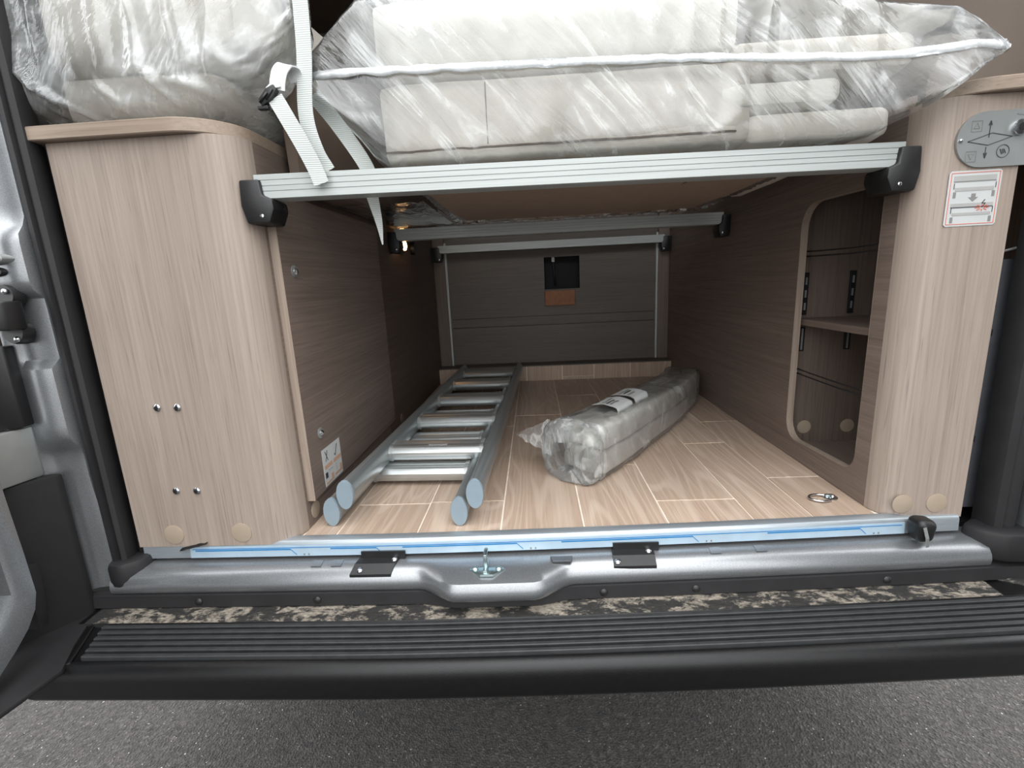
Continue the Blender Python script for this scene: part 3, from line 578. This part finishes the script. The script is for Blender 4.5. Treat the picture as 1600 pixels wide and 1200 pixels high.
# ---- wrapped roll on the floor
ax = cr([(.005, .235, .062), (.085, .330, .064), (.175, .455, .066), (.265, .590, .060), (.345, .720, .058), (.405, .830, .058), (.435, .93, .055)], 12)
rl = thing('wrapped_bundle', (.2, .5, 0), 'grey beige padded bars wrapped in clear plastic lying on the plank floor', 'bundle')
def along(path, sec, wob=0, seed=0, n=40, p=3.5):
    rings = []
    for i, c in enumerate(path):
        t = (path[min(i+1, len(path)-1)]-path[max(i-1, 0)]).normalized(); sd = Vector((t.y, -t.x, 0)).normalized(); hw, hh, ox, oz = sec(i/(len(path)-1))
        ring = []
        for k in range(n):
            a = 2*math.pi*k/n; ca, sa = math.cos(a), math.sin(a); u = math.copysign(abs(ca)**(2/p), ca); v_ = math.copysign(abs(sa)**(2/p), sa)
            e = 1+wob*(N(i*.55+seed, u*1.5, v_*1.5)+.8*abs(N(i*1.3+seed, u, v_*2))+.5*N(i*.2, u*5+seed, v_*5))
            q = c+sd*(ox+hw*u*e)+Vector((0, 0, oz+hh*v_*e)); q.z = max(q.z, .0015); ring.append(q)
        rings.append(ring)
    return MB().sweep(rings)
def ends(t, e=.06): return min(1, .55+.45*sstep(0, e, t))*min(1, .5+.5*sstep(1, 1-e, t))
bars = [(.029, .030, .0285, .030), (.029, .027, .0275, -.029), (.026, .028, -.029, .027), (.026, .026, -.028, -.029)]
for i, (hw, hh, ox, oz) in enumerate(bars):
    pth = ax[1 if ox < 0 else 0:-1]
    along(pth, lambda t, hw=hw, hh=hh, ox=ox, oz=oz: (hw*ends(t, .04)*lerp(1, .85, t), hh*ends(t, .04)*lerp(1, .82, t), ox*lerp(1, .85, t), (oz-.001)*lerp(1, .8, t)-.004*t), .012, i*7, 40, 5.5).build('padded_bar', 'pad', rl, True)
post = [ax[-1]+Vector((.004, .012*k, -.002*k)) for k in (1, 2, 3)]
def fsec(t):
    b_ = .5+.5*sstep(1, .93, t); q = lerp(1, .85, t)
    return (.0655*b_*q, .0645*b_*q, .0, -.001-.003*t)
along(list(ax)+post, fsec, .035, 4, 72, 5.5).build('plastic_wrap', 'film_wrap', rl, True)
# loose film mouth closing over the bar ends, with a pointed ear
E0 = ax[0]; tt = (ax[0]-ax[3]).normalized(); sd0 = Vector((-tt.y, tt.x, 0))
def mouth(u, v_):
    a = u*2*math.pi; ca, sa = math.cos(a), math.sin(a); r = table([(0, .064), (.25, .072), (.5, .070), (.75, .056), (1, .030)], v_)[0]*(1+.10*N(ca*2.2, sa*2.2, v_*2+3)*v_+.05*N(ca*7, sa*7, v_*4))
    f = table([(0, -.012), (.25, .012), (.5, .034), (.75, .046), (1, .050)], v_)[0]*(1+.25*N(ca*3, sa*3, 7))
    p = E0+tt*f+sd0*(r*math.copysign(abs(ca)**.7, ca))+Vector((0, 0, r*math.copysign(abs(sa)**.7, sa)*1.0))
    p.z = max(p.z, .002); return p
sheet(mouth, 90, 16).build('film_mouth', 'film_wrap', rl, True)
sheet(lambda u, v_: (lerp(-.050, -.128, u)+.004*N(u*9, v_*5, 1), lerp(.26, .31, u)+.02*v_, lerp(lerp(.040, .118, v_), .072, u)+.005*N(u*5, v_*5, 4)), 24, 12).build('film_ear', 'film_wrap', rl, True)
for k, (t0, s0, rz) in enumerate((( .20, .003, 0), (.30, .012, .2))):
    i = int(t0*len(ax)); c = ax[i]; t = (ax[i+3]-ax[i-3]).normalized(); sd = Vector((t.y, -t.x, 0)); L_ = .042
    def lab(u, v_, c=c, t=t, sd=sd, s0=s0):
        w_ = lerp(-.034, .052, v_); d = max(0, w_-.034); w2 = min(w_, .036+.2*d)
        return c+t*lerp(-L_, L_, u)*(1.0-.1*v_)+sd*(w2*.92+s0*0)+Vector((0, 0, .0735-.004*(w2/.03)**2-.9*d+.002*N(u*4, v_*4, k)+.0012*k))
    lo_ = sheet(lab, 12, 14).build('paper_label', 'paper', rl, True)
    for r_ in range(3):
        u0, u1, v0 = .12, (.62 if r_ else .75), .25+.13*r_
        def ln(u, v_, u0=u0, u1=u1, v0=v0, lab=lab): q = lab(lerp(u0, u1, u), v0+.06*v_); return q+Vector((0, 0, .0008))
        sheet(ln, 6, 2).build('printed_line', 'greyprint' if r_ != 1 else 'darkprint', lo_)

# ------------------------------------------------------------------ rear sill, threshold strip, bumper
XS = [-.86+i*(1.62/162) for i in range(163)]
def along_x(prof, x0, x1, dy=lambda x: 0, wt=None, step=.01):
    k = max(2, int((x1-x0)/step)); rings = []
    for i in range(k+1):
        x = lerp(x0, x1, i/k); rings.append([(x, y+bow(x)-dy(x)*(wt[j] if wt else 1), z) for j, (y, z) in enumerate(prof)])
    return MB().sweep(rings)
ts = along_x([(0, .0), (0, .004), (-.004, .0046), (-.017, .0044), (-.0195, .0025), (-.0215, -.001), (-.0225, -.022), (-.020, -.023), (-.018, -.004), (-.012, -.001), (-.004, -.001)], -.775, .622, step=.02).build('trim_1', 'strip', None, 'auto', origin=(0, 0, 0)); struct(ts, 'aluminium threshold strip along the floor edge with blue lined protective film', 'trim')
along_x([(-.0218, -.0018), (-.0230, -.0218), (-.0236, -.0218), (-.0224, -.0018)], -.690, .530, step=.02).build('protective_film', 'stripfilm', ts)
def fline(x0, x1, z0, z1, th=.0011, mt='blueprint'):
    k = max(2, int(abs(x1-x0)/.02)); r = []
    for i in range(k+1):
        t = i/k; x = lerp(x0, x1, t); z = lerp(z0, z1, t); y = bow(x)-.0228-.0012*((-.0018-z)/.02); r.append([(x, y, z+th/2), (x, y, z-th/2), (x, y-.0003, z-th/2), (x, y-.0003, z+th/2)])
    MB().sweep(r).build('printed_line', mt, ts)
fline(-.685, .525, -.0062, -.0062, .0012)
for x0, x1 in ((-.68, -.51), (-.44, -.36), (-.315, -.12), (-.045, .175), (.30, .455)):
    fline(x0, x1, -.0090, -.0090, .0019); fline(x1, x1+.010, -.0090, -.0190, .0014)
    for k in (.022, .030): fline(x1+k, x1+k+.0025, -.0185, -.0185, .003, 'greyprint')
def dip(x): return .036*sstep(-.285, -.215, x)*(1-sstep(-.095, -.025, x))
pf = [(-.004, -.026), (-.022, -.028), (-.034, -.030), (-.044, -.0335), (-.052, -.039), (-.0575, -.047), (-.0595, -.056), (-.0585, -.064), (-.054, -.069), (-.030, -.070), (-.006, -.060)]
wt = [0, 0, .25, .7, 1, 1, 1, 1, 1, .5, 0]
sl = along_x(pf, -.815, .650, dip, wt).build('rear_sill', 'silver', body, 'auto')
for x in (-.47, -.435, .20, .275): along_x([(-.026, -.0288), (-.040, -.0318), (-.042, -.0305), (-.028, -.0275)], x, x+.018).build('pressed_rib', 'silver', sl, 'auto')
MB().prism([(-.065, -.030), (-.028, -.030), (-.030, -.044), (-.062, -.044)], 'z', -.0305, -.0268, .001).build('seal_patch', 'darkmetal', sl)
# striker
sk2 = MB().prism([(-.198, -.058), (-.190, -.050), (-.146, -.050), (-.138, -.058), (-.158, -.074), (-.178, -.074)], 'z', -.0345, -.0305, .0012).build('striker_plate', 'zinc', body, 'auto')
for x in (-.188, -.149): MB().disc((x, -.0575, -.0306), (0, 0, 1), .0055, .002, 18, .0025).build('striker_rivet', 'zinc', sk2, 'auto')
MB().box(-.174, -.1665, -.070, -.036, -.031, -.026, .0015).build('striker_foot', 'zinc', sk2, 'auto'); MB().box(-.1735, -.167, -.060, -.052, -.028, -.006, .002).build('striker_hook', 'zinc', sk2, 'auto'); MB().box(-.1735, -.167, -.060, -.036, -.009, -.004, .002).build('striker_hook', 'zinc', sk2, 'auto')
for xx in (-.352, .075):
    b_ = bow(xx); r = []
    for y, z in ((-.022, -.0245), (-.040, -.0285), (-.0555, -.0385)): r.append([(xx-.036, b_+y, z), (xx+.033, b_+y+.0005, z), (xx+.033, b_+y, z-.005), (xx-.036, b_+y, z-.005)])
    r = [[(x+.3*(y-b_+.022)*(1 if xx < 0 else .1), y, z) for x, y, z in q] for q in r]
    k = MB().sweep(r).build('stop_plate', 'black', body)
    MB().box(xx-.034, xx+.042, b_-.0275, b_-.0245, -.028, -.014).build('plate_upstand', 'black', k)
    for dx, dy, z in ((-.030, -.049, -.0345), (.024, -.031, -.0265)): MB().disc((xx+dx, b_+dy, z), (0, -.4, 1), .0052, .002, 16, .002).build('plate_rivet', 'chrome', k, 'auto')
# black weather strip under the lip and the bumper
ws = along_x([(-.050, -.066), (-.0605, -.069), (-.0625, -.090), (-.046, -.094)], -.86, .72, lambda x: dip(x)*.35).build('lower_weather_strip', 'rubber', body, 'auto')
for x in (-.66, -.455, .02, .17, .48): MB().disc((x, bow(x)-.0615-dip(x)*.35, -.080), (0, -1, .1), .0065, .002, 16, .002).build('push_rivet', 'black', ws, 'auto')
pb = [(-.040, -.093), (-.0945, -.0945), (-.098, -.0990), (-.168, -.1005), (-.1705, -.0985), (-.176, -.0990), (-.1825, -.1035), (-.1865, -.111), (-.1875, -.120), (-.1865, -.148), (-.180, -.157), (-.160, -.160), (-.05, -.160), (-.04, -.12)]
def mitre(y, z): return -.846
rr = [[(mitre(y, z), y, z) for y, z in pb]]
for i in range(89): x = -.775+i*(1.725/88); rr.append([(x, y+bow(x), z) for y, z in pb])
bp_ = MB().sweep(rr).build('step_bumper', 'bumper', body, 'auto')
along_x([(-.052, -.0945), (-.052, -.0915), (-.090, -.0930), (-.0945, -.0938), (-.0945, -.0955)], -.835, .640, step=.01).build('muddy_ledge', 'mud', bp_, 'auto')
for k in range(6):
    y = -.102-k*.0122
    along_x([(y+.0040, -.1000), (y+.0036, -.0945), (y+.0024, -.0934), (y-.0024, -.0934), (y-.0036, -.0945), (y-.0040, -.1010)], -.796+.005*k, .665+.012*k, step=.04).build('tread_ridge', 'ridge_lit', bp_, 'auto')
# left bumper corner wing and its end flap
wing = [(-.852, -.040), (-.846, -.062), (-.808, -.140), (-.779, -.187), (-.791, -.262), (-.83, -.30), (-1.05, -.30), (-1.05, -.040)]
MB().prism(wing, 'z', -.1035, -.0955, .002).build('bumper_corner', 'rubber', body, 'auto')
MB().prism([(-.786, -.178), (-.806, -.136), (-.841, -.064), (-.834, -.062), (-.800, -.130), (-.780, -.174)], 'z', -.101, -.0965, .0015).build('corner_rib', 'bumper', body, 'auto')
MB().prism([(.66, bow(.66)-.055), (.80, .0), (.80, -.15), (.74, bow(.7)-.10)], 'z', -.12, -.089, .003).build('corner_ledge', 'mud', body, 'auto')
# lump of torn black tape at the right end of the strip
tl = pillow(.528, .562, .004-.028, .012, -.030, .016, .012, .010, 30).build('rubber_stop', 'black', None, True); tag(tl, 'crumpled lump of black tape on the right end of the threshold strip', 'tape')
MB().ribbon([(.532, -.026, .008), (.537, -.0275, -.010), (.541, -.025, -.027)], (1, 0, .2), .005, .001).build('tape_edge', 'plate', tl)
tl2 = sheet(lambda u, v_: (lerp(-.705, -.655, u)+.003*N(u*5, v_*5, 0), lerp(-.028, -.004, v_), .006+.010*u*v_*(1+N(u*4, v_*4, 2))-.012*(1-v_)*(1-u)), 14, 8).build('torn_film_end', 'gloss', ts, True)
# door opening: rubber seals, pillars, inner metal
def vbar(poly, z0, z1, nme, mat, par, smooth='auto'): return MB().prism(poly, 'z', z0, z1).build(nme, mat, par, smooth)
ls = vbar([(-.818, -.012), (-.818, -.034), (-.8135, -.044), (-.807, -.044), (-.8045, -.036), (-.8025, -.040), (-.797, -.043), (-.7915, -.039), (-.789, -.026), (-.798, -.006)], -.020, 1.45, 'door_seal', 'rubber', body)
MB().prism([(-.826, -.030), (-.814, -.058), (-.790, -.060), (-.766, -.040), (-.758, -.006), (-.78, -.0)], 'z', -.060, -.012, .008).build('seal_corner', 'rubber', ls, 'auto')
rs = vbar([(.662, .040), (.661, .014), (.666, .004), (.676, .000), (.683, .008), (.687, .004), (.697, .002), (.706, .010), (.708, .040)], -.015, 1.45, 'door_seal', 'rubber', body)
MB().prism([(.628, .020), (.640, -.004), (.668, -.024), (.720, -.026), (.726, .03), (.66, .04)], 'z', -.060, -.010, .008).build('seal_corner', 'rubber', rs, 'auto')
il = vbar([(-.880, .014), (-.786, .014), (-.786, .030), (-.880, .030)], 0, .40, 'inner_pillar', 'darkmetal', body)
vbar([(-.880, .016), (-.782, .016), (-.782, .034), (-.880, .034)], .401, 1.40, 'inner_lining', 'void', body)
for x, z, r in ((-.825, .326, .005), (-.838, .288, .007), (-.831, .104, .007)): MB().box(x, x+r, .0125, .0145, z, z+r*1.3, .0005).build('slot', 'void', il)
ir = vbar([(.636, .055), (.720, .055), (.720, .075), (.636, .075)], 0, .42, 'inner_pillar', 'darkmetal', body)
for z, r in ((.345, .008), (.30, .010), (.12, .010)): MB().box(.650, .650+r, .0535, .0552, z, z+r*1.1, .0005).build('slot', 'void', ir)
# left outer pillar: stepped silver pressing
rings = []
for i in range(110):
    z = -.06+i*1.45/109; bl = .020*(sstep(.185, .215, z)-sstep(.325, .335, z)+sstep(.43, .45, z)-sstep(.52, .55, z)) ; lo_ = -.008*(1-sstep(.02, .15, z))
    rings.append([(-.816, -.004, z), (-.817, -.026-bl*.2, z), (-.823-lo_, -.038-bl*.8, z), (-.836-lo_, -.044-bl, z), (-.852-lo_, -.047-bl*.9, z), (-.864-lo_, -.052-bl*.5, z), (-.872, -.064, z), (-.878, -.066, z), (-.892, -.05, z), (-.892, -.004, z)])
op = MB().sweep(rings).build('rear_pillar', 'silver', body, 'auto')
MB().prism([(.708, .050), (.711, .004), (.722, -.020), (.740, -.030), (.79, -.02), (.79, .05)], 'z', -.06, 1.45, .004).build('rear_pillar', 'silver', body, 'auto')
# lamp recess and black blocks on the left pillar
MB().prism([(-.874, -.060), (-.862, -.056), (-.848, -.056), (-.848, -.066), (-.884, -.12), (-.93, -.20), (-.97, -.20), (-.97, -.05)], 'z', -.125, .155, .003).build('lamp_recess', 'void', body, 'auto')
lt = MB().prism([(-.882, -.062), (-.874, -.058), (-.868, -.066), (-.888, -.20), (-.91, -.20)], 'z', .156, .238, .002).build('bracket_plate', 'plate', body, 'auto')
MB().prism([(-.8745, -.064), (-.871, -.064), (-.871, -.074), (-.8745, -.074)], 'z', .10, .26, .001).build('pillar_flange', 'zinc', body, 'auto')
MB().prism([(-.905, -.070), (-.864, -.062), (-.860, -.082), (-.905, -.115)], 'z', .240, .365, .003).build('hinge_cover', 'black', body, 'auto')
dc = MB().box(-.874, -.830, -.092, -.064, .388, .430, .004).build('door_stop', 'black', body, 'auto')
for z in (.436, .382):
    MB().disc((-.852, -.052, z), (0, -1, .1), .017, .018, 20).build('stop_flange', 'black', dc, 'auto'); MB().disc((-.846, -.071, z+(.008 if z > .4 else -.008)), (0, -1, .1), .0042, .002, 12, .002).build('stop_bolt', 'chrome', dc, 'auto')
MB().sweep([oval(-.850, .490, .040, .018, -.058), oval(-.850, .490, .038, .016, -.076), oval(-.850, .490, .028, .010, -.079)]).build('drain_plug', 'plate', body, 'auto')
MB().sweep([oval(-.856, .472, .034, .016, -.056), oval(-.856, .472, .028, .012, -.072)]).build('drain_plug', 'rubber', body, 'auto')
# small white wire behind the right cabinet
wi = MB().tube(cr([(.640, .09, .428), (.655, .088, .4275), (.675, .084, .431), (.70, .08, .437)]), .0022, 8).build('wire', 'white', None, True); tag(wi, 'thin white wire emerging behind the right cabinet edge', 'wire')

# ------------------------------------------------------------------ open rear door at the left
rd = thing('rear_door', (-.84, -.25, -.08), 'open silver rear door with rounded inner frame at the lower left edge', 'door')
def dring(k, x):
    o = [(-.120, 1.3), (-.150, .9), (-.158, .5), (-.160, .17), (-.157, .075), (-.156, .010), (-.163, -.015), (-.178, -.036), (-.20, -.055), (-.235, -.080), (-.30, -.092), (-.60, -.094), (-.85, -.092), (-.85, 1.3)]
    return [(x, y-k*.032*(1 if i < 10 else .3 if i < 12 else -1), z+k*.034*(0 if i < 5 else .5 if i < 6 else 1 if i < 13 else -1)) for i, (y, z) in enumerate(o)]
b = MB(); b.sweep([dring(0, -.872), dring(0, -.826), dring(.1, -.820), dring(.75, -.819), dring(.95, -.823), dring(1.05, -.838), dring(1.05, -.872)], cap=False); b.build('door_frame', 'silver', rd, 'auto')
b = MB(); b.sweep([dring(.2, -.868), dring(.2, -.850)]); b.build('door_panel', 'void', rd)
MB().prism([(-.128, 0), (-.128, .04), (-.15, .05), (-.15, -.06), (-.135, -.06)], 'x', -.868, -.842, .003).build('door_buffer', 'rubber', rd, 'auto')

# ------------------------------------------------------------------ unseen twin at the right, added to shade the right cabinet front
def copy_tree(o, parent=None):
    c = o.copy(); COL.objects.link(c); c.parent = parent
    for ch in list(o.children): copy_tree(ch, c)
    return c
rd2 = copy_tree(rd); rd2.scale.x = -1; rd2.location = (.84, -.22, -.08)
tag(rd2, 'open silver rear door, unseen, added at the right to shade the cabinet', 'door')
# ------------------------------------------------------------------ tidy
for o in bpy.data.objects:
    if '_o' in o: del o['_o']
